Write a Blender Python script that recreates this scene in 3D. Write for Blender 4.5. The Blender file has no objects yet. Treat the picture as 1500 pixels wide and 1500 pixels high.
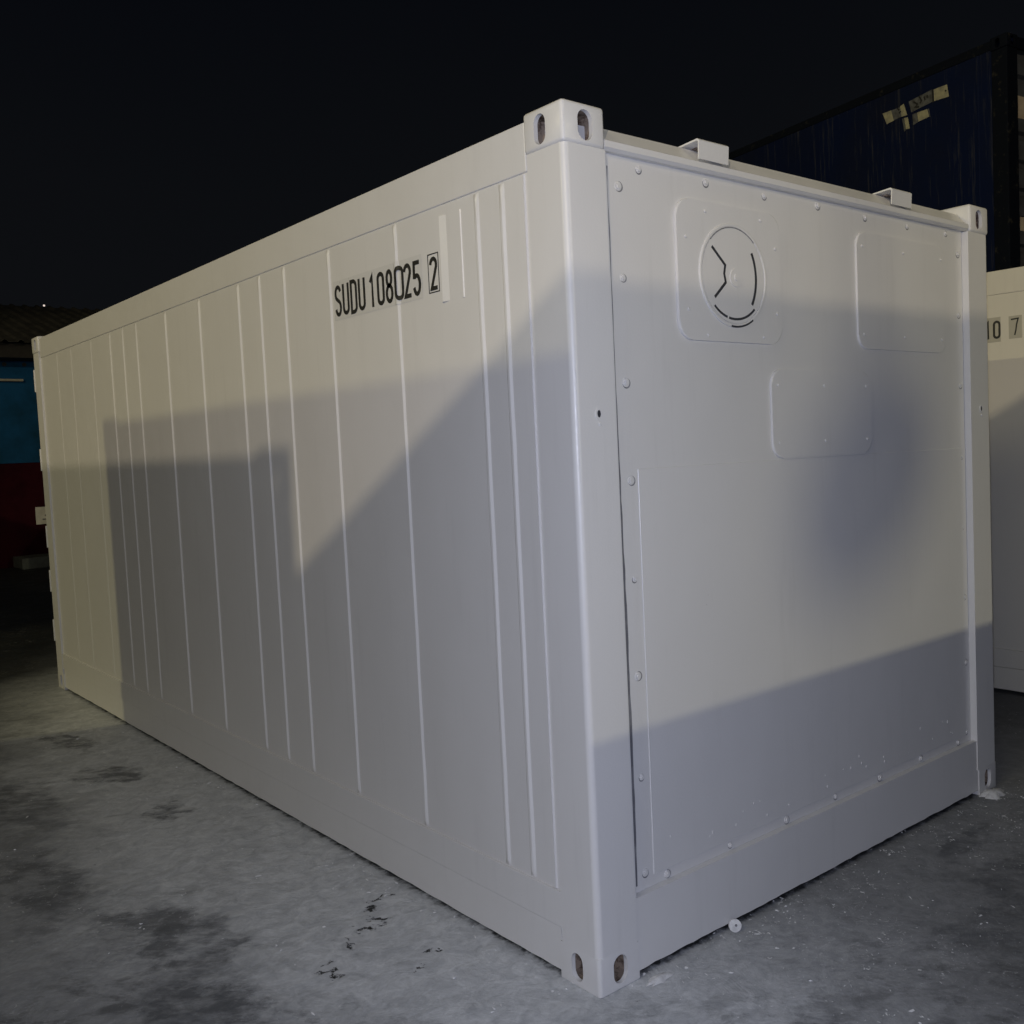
import bpy, bmesh, math, random
from mathutils import Vector, Matrix
random.seed(7)
scene = bpy.context.scene
COL = scene.collection

# ------------------------------------------------------------------ camera
cam_d = bpy.data.cameras.new("camera")
cam = bpy.data.objects.new("camera", cam_d); COL.objects.link(cam)
cam_d.sensor_width = 36.0; cam_d.lens = 34.945
cam_d.shift_x = -0.07453; cam_d.shift_y = -0.0019
cam_d.clip_start = 0.05; cam_d.clip_end = 500
AX = Matrix(((0.748, -0.662, -0.043), (0.073, 0.019, 0.997), (-0.659, -0.749, 0.063)))
zc = AX[2].normalized(); xc = (AX[0] - zc * AX[0].dot(zc)).normalized(); yc = zc.cross(xc)
cam.matrix_world = Matrix(((xc.x, yc.x, zc.x, -1.844), (xc.y, yc.y, zc.y, -2.135), (xc.z, yc.z, zc.z, 1.620), (0, 0, 0, 1)))
scene.camera = cam

# ------------------------------------------------------------------ night sky
world = bpy.data.worlds.new("World"); scene.world = world; world.use_nodes = True
wt = world.node_tree; wt.nodes.clear()
wo = wt.nodes.new('ShaderNodeOutputWorld'); wb = wt.nodes.new('ShaderNodeBackground')
wc = wt.nodes.new('ShaderNodeTexCoord'); ws = wt.nodes.new('ShaderNodeSeparateXYZ'); wr = wt.nodes.new('ShaderNodeValToRGB')
wn = wt.nodes.new('ShaderNodeTexNoise'); wn.inputs['Scale'].default_value = 1.4; wn.inputs['Detail'].default_value = 5
wa = wt.nodes.new('ShaderNodeMath'); wa.operation = 'MULTIPLY_ADD'; wa.inputs[1].default_value = 0.22; 
wt.links.new(wc.outputs['Generated'], ws.inputs[0]); wt.links.new(wc.outputs['Generated'], wn.inputs['Vector'])
wt.links.new(wn.outputs['Fac'], wa.inputs[0]); wt.links.new(ws.outputs['Z'], wa.inputs[2])
wt.links.new(wa.outputs[0], wr.inputs[0])
e = wr.color_ramp.elements
e[0].position = 0.08; e[0].color = (0.0050, 0.0054, 0.0064, 1)
e[1].position = 0.62; e[1].color = (0.0016, 0.0021, 0.0036, 1)
m_ = wr.color_ramp.elements.new(0.38); m_.color = (0.0036, 0.0041, 0.0052, 1)
wt.links.new(wr.outputs[0], wb.inputs[0]); wb.inputs[1].default_value = 1.0
wt.links.new(wb.outputs[0], wo.inputs[0])

scene.view_settings.view_transform = 'Standard'
scene.view_settings.look = 'None'
scene.view_settings.exposure = 0.0
scene.view_settings.gamma = 1.0

# ------------------------------------------------------------------ floodlights of the yard (their masts are built further down), phone LED, added warm fill
def spot(name, loc, target, power, col, radius, deg, blend=0.25):
    d = bpy.data.lights.new(name, 'SPOT'); d.energy = power; d.color = col
    d.shadow_soft_size = radius; d.spot_size = math.radians(deg); d.spot_blend = blend
    o = bpy.data.objects.new(name, d); COL.objects.link(o); o.location = loc
    o.rotation_euler = (Vector(target) - Vector(loc)).to_track_quat('-Z', 'Y').to_euler()
    return o
LAMP_A = Vector((-18.0, -14.0, 9.45)); LAMP_B = Vector((-20.1, 10.46, 10.0)); LAMP_C = Vector((6.0, -16.0, 4.9))
la = spot("floodlight", LAMP_A, (1.5, 2.0, 2.2), 5500, (1.0, 0.851, 0.585), 0.05, 44)
lb = spot("floodlight", LAMP_B, (0.5, 3.2, 1.6), 2600, (1.0, 0.885, 0.45), 0.05, 34)
lc = spot("floodlight", LAMP_C, (1.2, 0.0, 1.4), 1600, (1.0, 0.915, 0.60), 0.024, 40)
# white LED of the phone that took the picture, beside its lens
fd = bpy.data.lights.new("phone_led", 'POINT'); fd.energy = 204; fd.color = (0.715, 0.77, 1.0); fd.shadow_soft_size = 0.03
fl = bpy.data.objects.new("phone_led", fd); COL.objects.link(fl); fl.location = (-1.90, -2.16, 1.70)
# unseen warm area light added to lift the ambient level
yd = bpy.data.lights.new("warm_fill", 'AREA'); yd.shape = 'RECTANGLE'; yd.size = 8; yd.size_y = 3; yd.energy = 385; yd.color = (1.0, 0.905, 0.615)
yl = bpy.data.objects.new("warm_fill", yd); COL.objects.link(yl); yl.location = (-13, -3, 12.5)
yl.rotation_euler = (Vector((0, 3, 0)) - Vector(yl.location)).to_track_quat('-Z', 'Y').to_euler()

# ------------------------------------------------------------------ material helpers
def mat(name):
    m = bpy.data.materials.new(name); m.use_nodes = True
    nt = m.node_tree; b = nt.nodes['Principled BSDF']
    return m, nt, b
def N(nt, t, **kw):
    n = nt.nodes.new(t)
    for k, v in kw.items():
        if k in n.inputs: n.inputs[k].default_value = v
        else: setattr(n, k, v)
    return n
def ramp(nt, src, stops):
    r = nt.nodes.new('ShaderNodeValToRGB'); el = r.color_ramp.elements
    while len(el) < len(stops): el.new(0.5)
    for q, (p, c) in zip(el, stops):
        q.position = p; q.color = (c, c, c, 1) if isinstance(c, (int, float)) else (*c, 1)
    nt.links.new(src, r.inputs[0]); return r.outputs[0]
def mix(nt, fac, a, b, blend='MIX'):
    n = nt.nodes.new('ShaderNodeMix'); n.data_type = 'RGBA'; n.blend_type = blend
    for sock, v in ((n.inputs['Factor'], fac), (n.inputs['A'], a), (n.inputs['B'], b)):
        if hasattr(v, 'is_output'): nt.links.new(v, sock)
        elif isinstance(v, (int, float)): sock.default_value = v
        else: sock.default_value = (*v, 1)
    return n.outputs['Result']
def M2(nt, op, a, b=None, c=None, clamp=False):
    n = nt.nodes.new('ShaderNodeMath'); n.operation = op; n.use_clamp = clamp
    for i, v in enumerate((a, b, c)):
        if v is None: continue
        if hasattr(v, 'is_output'): nt.links.new(v, n.inputs[i])
        else: n.inputs[i].default_value = v
    return n.outputs[0]
def noise(nt, co, scale, detail=4, rough=0.55, dist=0.0):
    n = N(nt, 'ShaderNodeTexNoise', Scale=scale, Detail=detail, Roughness=rough, Distortion=dist)
    if co is not None: nt.links.new(co, n.inputs['Vector'])
    return n.outputs['Fac']
def mapping(nt, co, scale):
    n = nt.nodes.new('ShaderNodeMapping'); n.inputs['Scale'].default_value = scale
    nt.links.new(co, n.inputs['Vector']); return n.outputs[0]
def bump(nt, b, h, strength, dist, prev=None):
    n = N(nt, 'ShaderNodeBump', Strength=strength, Distance=dist)
    nt.links.new(h, n.inputs['Height'])
    if prev is not None: nt.links.new(prev, n.inputs['Normal'])
    nt.links.new(n.outputs[0], b.inputs['Normal']); return n.outputs[0]

def paint(name, col, rough=0.36, grime=0.5, wave=0.5, dark=(0.16, 0.14, 0.12)):
    m, nt, b = mat(name)
    g = nt.nodes.new('ShaderNodeNewGeometry').outputs['Position']
    n1 = noise(nt, g, 1.3, 5, 0.6); n2 = noise(nt, g, 38, 4, 0.6)
    c = mix(nt, ramp(nt, n1, [(0.35, 0.0), (0.7, 0.16)]), col, tuple(x * 0.86 for x in col))
    st = noise(nt, mapping(nt, g, (6, 6, 0.55)), 3.2, 5, 0.65)
    c = mix(nt, ramp(nt, st, [(0.56, 0.0), (0.80, 0.12 * grime)]), c, dark)
    sp = nt.nodes.new('ShaderNodeTexVoronoi'); sp.inputs['Scale'].default_value = 21
    nt.links.new(g, sp.inputs['Vector'])
    spk = M2(nt, 'MULTIPLY', ramp(nt, sp.outputs['Distance'], [(0.035, 1.0), (0.06, 0.0)]), ramp(nt, noise(nt, g, 2.4, 3), [(0.60, 0.0), (0.68, 0.35 * grime)]))
    c = mix(nt, spk, c, dark)
    nt.links.new(c, b.inputs['Base Color'])
    nt.links.new(ramp(nt, n2, [(0.3, rough - 0.05), (0.75, rough + 0.12)]), b.inputs['Roughness'])
    p = bump(nt, b, noise(nt, g, 2.1, 2), 0.35 * wave, 0.02)
    bump(nt, b, noise(nt, g, 130, 2), 0.08, 0.004, p)
    return m
WHITE = paint("white_paint", (0.70, 0.69, 0.675), 0.36, 0.6, 0.9)
WHITE2 = paint("cream_paint", (0.66, 0.63, 0.55), 0.45)
OFFW = paint("grey_paint", (0.30, 0.31, 0.33), 0.5)

def rusty(name, a, b_, scale=9, rough=0.8, th=(0.42, 0.62), spec=0.5):
    m, nt, b = mat(name); b.inputs['Specular IOR Level'].default_value = spec
    g = nt.nodes.new('ShaderNodeNewGeometry').outputs['Position']
    nt.links.new(mix(nt, ramp(nt, noise(nt, g, scale, 6, 0.65), [(th[0], 0.0), (th[1], 1.0)]), a, b_), b.inputs['Base Color'])
    b.inputs['Roughness'].default_value = rough
    bump(nt, b, noise(nt, g, scale * 8, 4), 0.3, 0.003)
    return m
CAVITY = rusty("bare_rusty_steel", (0.30, 0.235, 0.18), (0.07, 0.042, 0.028), 34, 0.85, (0.45, 0.60))
RECESS_SHADE = rusty("recess_shade_grey", (0.30, 0.30, 0.31), (0.16, 0.16, 0.17), 60)  # shadow grey, painted where recesses round bolts and vent fall dark
GAPSHADE = rusty("gap_shade_grey", (0.14, 0.14, 0.155), (0.28, 0.28, 0.29), 7, 0.7, (0.5, 0.72))
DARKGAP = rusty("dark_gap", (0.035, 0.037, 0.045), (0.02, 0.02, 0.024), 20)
BLUE = rusty("faded_blue_paint", (0.005, 0.009, 0.026), (0.012, 0.014, 0.022), 3, 0.5, (0.5, 0.8))
def blue_side():
    m, nt, b = mat("scratched_blue_paint")
    co = nt.nodes.new('ShaderNodeTexCoord').outputs['Object']
    base = mix(nt, ramp(nt, noise(nt, co, 1.2, 5), [(0.35, 0.0), (0.7, 1.0)]), (0.0042, 0.0090, 0.0360), (0.0072, 0.0100, 0.0250))
    st = noise(nt, mapping(nt, co, (9, 9, 0.5)), 2.6, 6, 0.75)
    base = mix(nt, ramp(nt, st, [(0.55, 0.0), (0.70, 0.85)]), base, (0.045, 0.046, 0.052))
    nt.links.new(base, b.inputs['Base Color']); b.inputs['Roughness'].default_value = 0.6; b.inputs['Specular IOR Level'].default_value = 0.06
    bump(nt, b, noise(nt, co, 30, 4), 0.3, 0.004)
    return m
BLUESIDE = blue_side()
BLUEPOST = rusty("chipped_blue_post", (0.0035, 0.0052, 0.0100), (0.040, 0.038, 0.030), 11, 0.8, (0.58, 0.74), 0.1)
GREYEND = rusty("grey_end_panel", (0.07, 0.075, 0.085), (0.045, 0.046, 0.05), 5)
BEIGE = rusty("beige_placard", (0.55, 0.46, 0.34), (0.45, 0.36, 0.26), 12)
STICKER = rusty("worn_yellow_film", (0.36, 0.34, 0.22), (0.22, 0.21, 0.16), 14, 0.6)
STICKGREY = rusty("worn_grey_film", (0.11, 0.115, 0.12), (0.05, 0.05, 0.05), 22, 0.6)
BLACK = rusty("black_lettering", (0.012, 0.012, 0.013), (0.02, 0.02, 0.02), 60, 0.5)
FILM = paint("clear_film", (0.645, 0.638, 0.622), 0.30, 0.2, 0.2)
FILM2 = paint("aged_film", (0.42, 0.40, 0.34), 0.4, 0.3, 0.2)
ROOFM = rusty("weathered_roof_sheet", (0.065, 0.060, 0.045), (0.028, 0.026, 0.02), 3, 0.7)
WALLBLUE = rusty("blue_wall_paint", (0.012, 0.080, 0.190), (0.009, 0.050, 0.100), 1.2, 0.8, (0.42, 0.62), 0.05)
WALLRED = rusty("dark_red_wall_paint", (0.036, 0.0045, 0.0090), (0.022, 0.0030, 0.0060), 1.5, 0.8, (0.42, 0.62), 0.05)
CONC = rusty("grey_concrete", (0.13, 0.14, 0.12), (0.09, 0.09, 0.08), 5, 0.9)
BEAM = rusty("dark_timber", (0.012, 0.010, 0.009), (0.02, 0.017, 0.013), 6)
SIGNM = rusty("off_white_sign", (0.62, 0.60, 0.52), (0.52, 0.50, 0.42), 9, 0.6)
PIPEM = rusty("pale_pipe", (0.40, 0.38, 0.30), (0.30, 0.28, 0.22), 9, 0.6)
STEEL = rusty("galvanised_steel", (0.30, 0.30, 0.30), (0.22, 0.22, 0.22), 6, 0.5)
FLAKE = rusty("white_overspray", (0.72, 0.72, 0.71), (0.55, 0.55, 0.55), 40, 0.7)
def emit(name, col, s):
    m, nt, b = mat(name); b.inputs['Base Color'].default_value = (0.02, 0.02, 0.02, 1)
    b.inputs['Emission Color'].default_value = (*col, 1); b.inputs['Emission Strength'].default_value = s; return m
LENS = emit("lit_lens", (1.0, 0.85, 0.6), 20)
FARLAMP = emit("far_lamp_glass", (1.0, 0.84, 0.74), 0.9)

# ------------------------------------------------------------------ mesh helpers
def link(name, bm, m, parent=None, smooth=None, loc=None):
    bmesh.ops.recalc_face_normals(bm, faces=bm.faces)
    me = bpy.data.meshes.new(name); bm.to_mesh(me); bm.free()
    for x in (m if isinstance(m, (list, tuple)) else [m]): me.materials.append(x)
    if smooth is not None:
        for p in me.polygons: p.use_smooth = True
        me.set_sharp_from_angle(angle=math.radians(smooth))
    o = bpy.data.objects.new(name, me); COL.objects.link(o)
    if smooth is not None:
        wn_ = o.modifiers.new('weighted_normal', 'WEIGHTED_NORMAL'); wn_.keep_sharp = True; wn_.weight = 100
    if parent: o.parent = parent
    if loc: o.location = loc
    return o
def box(bm, x0, x1, y0, y1, z0, z1, bev=0.0, seg=2, edges=None):
    vs = [bm.verts.new((x, y, z)) for x in (x0, x1) for y in (y0, y1) for z in (z0, z1)]
    fs = [(0, 1, 3, 2), (4, 6, 7, 5), (0, 4, 5, 1), (2, 3, 7, 6), (0, 2, 6, 4), (1, 5, 7, 3)]
    ff = [bm.faces.new([vs[i] for i in f]) for f in fs]
    if bev > 0:
        es = {e for f in ff for e in f.edges}
        if edges: es = {e for e in es if edges((e.verts[0].co + e.verts[1].co) / 2, (e.verts[1].co - e.verts[0].co).normalized())}
        bmesh.ops.bevel(bm, geom=list(es), offset=bev, segments=seg, affect='EDGES', profile=0.5)
    return ff
def B(*a, **k):
    bm = bmesh.new(); box(bm, *a, **k); return bm
def prism(bm, pts, axis, lo, hi):
    """outline pts (a,b) extruded along axis: 'x' -> (y,z), 'y' -> (x,z), 'z' -> (x,y)"""
    def P(a, b, t): return {'x': (t, a, b), 'y': (a, t, b), 'z': (a, b, t)}[axis]
    v0 = [bm.verts.new(P(a, b, lo)) for a, b in pts]; v1 = [bm.verts.new(P(a, b, hi)) for a, b in pts]
    n = len(pts)
    f = [bm.faces.new(v0), bm.faces.new(v1[::-1])]
    for i in range(n): f.append(bm.faces.new((v0[i], v1[i], v1[(i + 1) % n], v0[(i + 1) % n])))
    return f
def rrect(a0, a1, b0, b1, r, n=7):
    out = []
    for cx, cy, s in ((a1 - r, b1 - r, 0), (a0 + r, b1 - r, 90), (a0 + r, b0 + r, 180), (a1 - r, b0 + r, 270)):
        for i in range(n + 1):
            t = math.radians(s + 90 * i / n); out.append((cx + r * math.cos(t), cy + r * math.sin(t)))
    return out
def circ(ca, cb, ra, rb=None, n=32, a0=0, a1=360):
    rb = rb or ra; k = n if abs(a1 - a0) >= 360 else n + 1
    return [(ca + ra * math.cos(math.radians(a0 + (a1 - a0) * i / n)), cb + rb * math.sin(math.radians(a0 + (a1 - a0) * i / n))) for i in range(k)]
def stroke(bm, pts, w, axis, lo, hi, closed=False):
    """flat band of width w along a polyline"""
    n = len(pts); L = []; R = []
    for i in range(n):
        p = Vector(pts[i])
        a = Vector(pts[i - 1]) if (i > 0 or closed) else None
        b = Vector(pts[(i + 1) % n]) if (i < n - 1 or closed) else None
        d1 = (p - a).normalized() if a is not None and (p - a).length > 1e-9 else None
        d2 = (b - p).normalized() if b is not None and (b - p).length > 1e-9 else None
        if d1 is None: d1 = d2
        if d2 is None: d2 = d1
        d = d1 + d2
        if d.length < 1e-6: d = d1
        d.normalize(); nn = Vector((-d.y, d.x)); k = 1.0 / max(0.5, nn.dot(Vector((-d1.y, d1.x))))
        L.append(p + nn * w / 2 * k); R.append(p - nn * w / 2 * k)
    def P(q, t): return {'x': (t, q.x, q.y), 'y': (q.x, t, q.y), 'z': (q.x, q.y, t)}[axis]
    rows = [[bm.verts.new(P(L[i], lo)), bm.verts.new(P(R[i], lo)), bm.verts.new(P(R[i], hi)), bm.verts.new(P(L[i], hi))] for i in range(n)]
    rng = range(n) if closed else range(n - 1)
    for i in rng:
        a, b = rows[i], rows[(i + 1) % n]
        for j in range(4): bm.faces.new((a[j], a[(j + 1) % 4], b[(j + 1) % 4], b[j]))
    if not closed:
        bm.faces.new(rows[0]); bm.faces.new(rows[-1][::-1])
def thing(name, label, cat, loc=(0, 0, 0), rz=0.0, group=None):
    o = bpy.data.objects.new(name, None); COL.objects.link(o); o.empty_display_size = 0.2
    o.location = loc; o.rotation_euler = (0, 0, rz); tag(o, label, cat, group); return o
def tag(o, label, cat, group=None):
    o['label'] = label; o['category'] = cat
    if group: o['group'] = group
    return o
def structure(o): o['kind'] = 'structure'; return o
def child(o, parent, loc=None, scale=None, rot=None):
    c = o.copy(); COL.objects.link(c); c.parent = parent
    if loc is not None: c.location = loc
    if scale is not None: c.scale = scale
    if rot is not None: c.rotation_euler = rot
    return c

# ------------------------------------------------------------------ ground
def ground_material():
    m, nt, b = mat("oversprayed_yard_surface")
    g = nt.nodes.new('ShaderNodeNewGeometry').outputs['Position']
    s = nt.nodes.new('ShaderNodeSeparateXYZ'); nt.links.new(g, s.inputs[0])
    X, Y = s.outputs['X'], s.outputs['Y']
    nbig = noise(nt, g, 0.9, 6, 0.6); nmid = noise(nt, g, 4.5, 6, 0.65, 0.6); nfine = noise(nt, g, 60, 5, 0.7)
    # distance from the white container's footprint
    dx = M2(nt, 'SUBTRACT', M2(nt, 'ABSOLUTE', M2(nt, 'SUBTRACT', X, 1.219)), 1.219)
    dy = M2(nt, 'SUBTRACT', M2(nt, 'ABSOLUTE', M2(nt, 'SUBTRACT', Y, 3.029)), 3.029)
    d = M2(nt, 'MAXIMUM', dx, dy)
    dn = M2(nt, 'ADD', d, M2(nt, 'MULTIPLY', M2(nt, 'SUBTRACT', nbig, 0.5), 1.3))
    dn = M2(nt, 'ADD', dn, M2(nt, 'MULTIPLY', M2(nt, 'SUBTRACT', nmid, 0.5), 0.7))
    base = mix(nt, ramp(nt, nmid, [(0.3, 0.0), (0.72, 1.0)]), (0.020, 0.021, 0.021), (0.065, 0.067, 0.067))
    spray = ramp(nt, M2(nt, 'MULTIPLY', dn, 0.25), [(0.0, 1.0), (0.12, 0.97), (0.25, 0.46), (0.55, 0.05)])
    spray = M2(nt, 'MULTIPLY', spray, ramp(nt, M2(nt, 'MULTIPLY', M2(nt, 'ADD', X, M2(nt, 'MULTIPLY', nmid, 0.6)), 0.4), [(0.14, 1.0), (0.55, 0.38)]))
    pale = mix(nt, ramp(nt, noise(nt, g, 13, 6, 0.7, 1.0), [(0.30, 0.0), (0.75, 1.0)]), (0.42, 0.437, 0.455), (0.74, 0.755, 0.765))
    c = mix(nt, spray, base, pale)
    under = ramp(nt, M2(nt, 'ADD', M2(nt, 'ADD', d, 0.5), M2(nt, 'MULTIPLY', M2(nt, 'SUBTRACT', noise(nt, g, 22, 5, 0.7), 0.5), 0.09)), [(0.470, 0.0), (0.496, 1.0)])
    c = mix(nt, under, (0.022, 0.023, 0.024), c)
    # scuffed streaks: overspray dragged and torn off the surface
    rot = nt.nodes.new('ShaderNodeMapping'); rot.vector_type = 'TEXTURE'; rot.inputs['Rotation'].default_value = (0, 0, math.radians(-41.5)); rot.inputs['Scale'].default_value = (1.0, 0.55, 1)
    nt.links.new(g, rot.inputs['Vector'])
    sc = noise(nt, rot.outputs[0], 4.2, 9, 0.74, 0.25)
    scuff_zone = ramp(nt, noise(nt, g, 0.75, 3), [(0.42, 0.15), (0.62, 1.0)])
    scuff_zone = M2(nt, 'MULTIPLY', scuff_zone, ramp(nt, dn, [(0.10, 0.12), (0.85, 1.0)]))
    c = mix(nt, M2(nt, 'MULTIPLY', ramp(nt, sc, [(0.50, 0.0), (0.60, 0.85)]), scuff_zone), c, (0.085, 0.088, 0.09))
    c = mix(nt, ramp(nt, M2(nt, 'SUBTRACT', M2(nt, 'ADD', M2(nt, 'MULTIPLY', Y, 0.1), M2(nt, 'MULTIPLY', nbig, 0.25)), M2(nt, 'MULTIPLY', X, 0.22)), [(0.66, 0.0), (0.86, 0.9)]), c, (0.016, 0.017, 0.017))  # far-left ground darkened in colour to dim the floodlit area
    # bare patches where the dust has been lifted off
    warp = nt.nodes.new('ShaderNodeTexNoise'); warp.inputs['Scale'].default_value = 5.0; warp.inputs['Detail'].default_value = 7; warp.inputs['Roughness'].default_value = 0.7
    nt.links.new(g, warp.inputs['Vector'])
    wv = nt.nodes.new('ShaderNodeVectorMath'); wv.operation = 'MULTIPLY_ADD'; wv.inputs[1].default_value = (0.50, 0.50, 0); 
    nt.links.new(warp.outputs['Color'], wv.inputs[0]); nt.links.new(g, wv.inputs[2])
    def patch(cx, cy, ax, ay, ang, edge=0.34):
        mp = nt.nodes.new('ShaderNodeMapping'); mp.vector_type = 'TEXTURE'
        mp.inputs['Location'].default_value = (cx + 0.25, cy + 0.25, 0); mp.inputs['Rotation'].default_value = (0, 0, math.radians(ang)); mp.inputs['Scale'].default_value = (ax, ay, 1)
        nt.links.new(wv.outputs[0], mp.inputs['Vector'])
        s2 = nt.nodes.new('ShaderNodeSeparateXYZ'); nt.links.new(mp.outputs[0], s2.inputs[0])
        r = M2(nt, 'SQRT', M2(nt, 'ADD', M2(nt, 'POWER', s2.outputs[0], 2.0), M2(nt, 'POWER', s2.outputs[1], 2.0)))
        return ramp(nt, r, [(1.0 - edge, 1.0), (1.0 + edge, 0.0)])
    tot = None
    for q, st in (((-0.37, 2.62, 0.17, 0.11, 40), 0.9), ((-0.36, 4.30, 0.10, 0.35, 5), 0.8), ((-0.37, 3.45, 0.14, 0.24, 20), 0.8),
                  ((-0.74, 1.25, 0.16, 0.42, -8), 0.75), ((-0.86, 0.78, 0.15, 0.35, 15), 0.85), ((-0.97, 2.2, 0.14, 0.55, 0, 0.5), 0.7),
                  ((-0.85, 3.3, 0.2, 0.8, 0, 0.5), 0.6), ((-0.80, 1.60, 0.2, 0.12, -30, 0.4), 0.7),
                  ((1.55, -0.55, 0.38, 0.16, 25), 0.75), ((1.15, -0.62, 0.20, 0.14, -10), 0.65), ((1.75, -0.2, 0.3, 0.06, 12, 0.4), 0.7), ((2.6, -0.35, 0.5, 0.3, 0, 0.4), 0.6)):
        p = M2(nt, 'MULTIPLY', patch(*q), st)
        tot = p if tot is None else M2(nt, 'MAXIMUM', tot, p)
    tot = M2(nt, 'MULTIPLY', tot, ramp(nt, noise(nt, rot.outputs[0], 5.5, 6, 0.7), [(0.40, 0.15), (0.56, 1.0)]))
    c = mix(nt, tot, c, mix(nt, nmid, (0.060, 0.066, 0.074), (0.10, 0.105, 0.112)))
    # pits: holes broken through the skin of overspray
    hole = None
    for q in ((-0.125, 1.075, 0.032, 0.012, 10), (-0.172, 1.022, 0.030, 0.042, 30), (-0.233, 0.955, 0.020, 0.04, 20), (-0.29, 0.925, 0.045, 0.020, -35), (-0.365, 0.88, 0.020, 0.012, 0),
              (-0.45, 0.78, 0.02, 0.01, 0), (-0.505, 0.72, 0.03, 0.012, -30), (-0.188, 0.634, 0.022, 0.014, 0), (-0.248, 0.572, 0.025, 0.009, -40)):
        p = patch(*q, 0.5); hole = p if hole is None else M2(nt, 'MAXIMUM', hole, p)
    c = mix(nt, hole, c, (0.012, 0.013, 0.012))
    pits = M2(nt, 'MULTIPLY', ramp(nt, noise(nt, rot.outputs[0], 13, 4, 0.6), [(0.70, 0.0), (0.74, 1.0)]), ramp(nt, noise(nt, g, 1.7, 2), [(0.52, 0.0), (0.6, 0.9)]))
    c = mix(nt, pits, c, (0.03, 0.031, 0.032))
    c = mix(nt, ramp(nt, nfine, [(0.35, 0.0), (0.75, 0.35)]), c, mix(nt, 1.0, c, (0.62, 0.62, 0.62), 'MULTIPLY'))
    # white fibres of dried paint
    fib = noise(nt, g, 26, 5, 0.75, 2.5)
    c = mix(nt, M2(nt, 'MULTIPLY', ramp(nt, fib, [(0.60, 0.0), (0.67, 0.75)]), ramp(nt, noise(nt, g, 1.5, 2), [(0.42, 0.0), (0.58, 1.0)])), c, (0.60, 0.61, 0.61))
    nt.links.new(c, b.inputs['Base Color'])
    nt.links.new(ramp(nt, nmid, [(0.3, 0.50), (0.7, 0.78)]), b.inputs['Roughness'])
    p = bump(nt, b, nmid, 0.35, 0.03)
    p = bump(nt, b, noise(nt, g, 28, 6, 0.7), 0.35, 0.008, p)
    bump(nt, b, M2(nt, 'SUBTRACT', 1.0, hole), 0.6, 0.012, p)
    return m
bm = bmesh.new(); R_ = 150
bmesh.ops.create_grid(bm, x_segments=40, y_segments=40, size=R_)
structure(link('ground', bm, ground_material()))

# ------------------------------------------------------------------ corner fitting (hollow casting with an oval hole on each outer face)
def stadium(cx, cz, r, h, n=10):
    return [(cx + r * math.cos(math.pi * i / n), cz + h - r + r * math.sin(math.pi * i / n)) for i in range(n + 1)] + [(cx - r * math.cos(math.pi * i / n), cz - h + r - r * math.sin(math.pi * i / n)) for i in range(n + 1)]
FX, FY, FZ = 0.162, 0.178, 0.118
def make_fitting_mesh(bottom):
    bm = bmesh.new(); box(bm, 0, FX, 0, FY, 0, FZ)
    if bottom:
        bmesh.ops.bevel(bm, geom=[e for e in bm.edges if abs(e.verts[0].co.x) + abs(e.verts[1].co.x) + abs(e.verts[0].co.y) + abs(e.verts[1].co.y) < 1e-6], offset=0.013, segments=4, affect='EDGES', profile=0.5)
        bmesh.ops.bevel(bm, geom=[e for e in bm.edges if max(v.co.z for v in e.verts) < 1e-6], offset=0.006, segments=2, affect='EDGES', profile=0.5)
    else:
        bmesh.ops.bevel(bm, geom=bm.edges[:], offset=0.012, segments=3, affect='EDGES', profile=0.5)
    o = link('corner_fitting', bm, [WHITE, CAVITY])
    cuts = [link('cut', B(0.0145, FX - 0.014, 0.0145, FY - 0.014, 0.014, FZ - 0.014), WHITE)]
    b1 = bmesh.new(); prism(b1, stadium(0.0845, 0.062, 0.0275, 0.043), 'y', -0.02, 0.04); cuts.append(link('cut', b1, WHITE))
    b2 = bmesh.new(); prism(b2, stadium(0.1005, 0.062, 0.0255, 0.043), 'x', -0.02, 0.04); cuts.append(link('cut', b2, WHITE))
    for c in cuts:
        md = o.modifiers.new('b', 'BOOLEAN'); md.object = c; md.operation = 'DIFFERENCE'; md.solver = 'EXACT'
    dg = bpy.context.evaluated_depsgraph_get()
    me = bpy.data.meshes.new_from_object(o.evaluated_get(dg))
    for c in cuts: bpy.data.objects.remove(c)
    bpy.data.objects.remove(o)
    me.materials.clear(); me.materials.append(WHITE); me.materials.append(CAVITY)
    for p in me.polygons:
        c = p.center
        p.material_index = 1 if (0.0140 < c.x < FX - 0.0135 and 0.0140 < c.y < FY - 0.0135 and 0.0135 < c.z < FZ - 0.0135) else 0
        p.use_smooth = True
    me.set_sharp_from_angle(angle=math.radians(32))
    return me
FIT = make_fitting_mesh(False); FITB = make_fitting_mesh(True)
def tinted(me, name, mats):
    c = me.copy(); c.name = name; c.materials.clear()
    for x in mats: c.materials.append(x)
    return c

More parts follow.
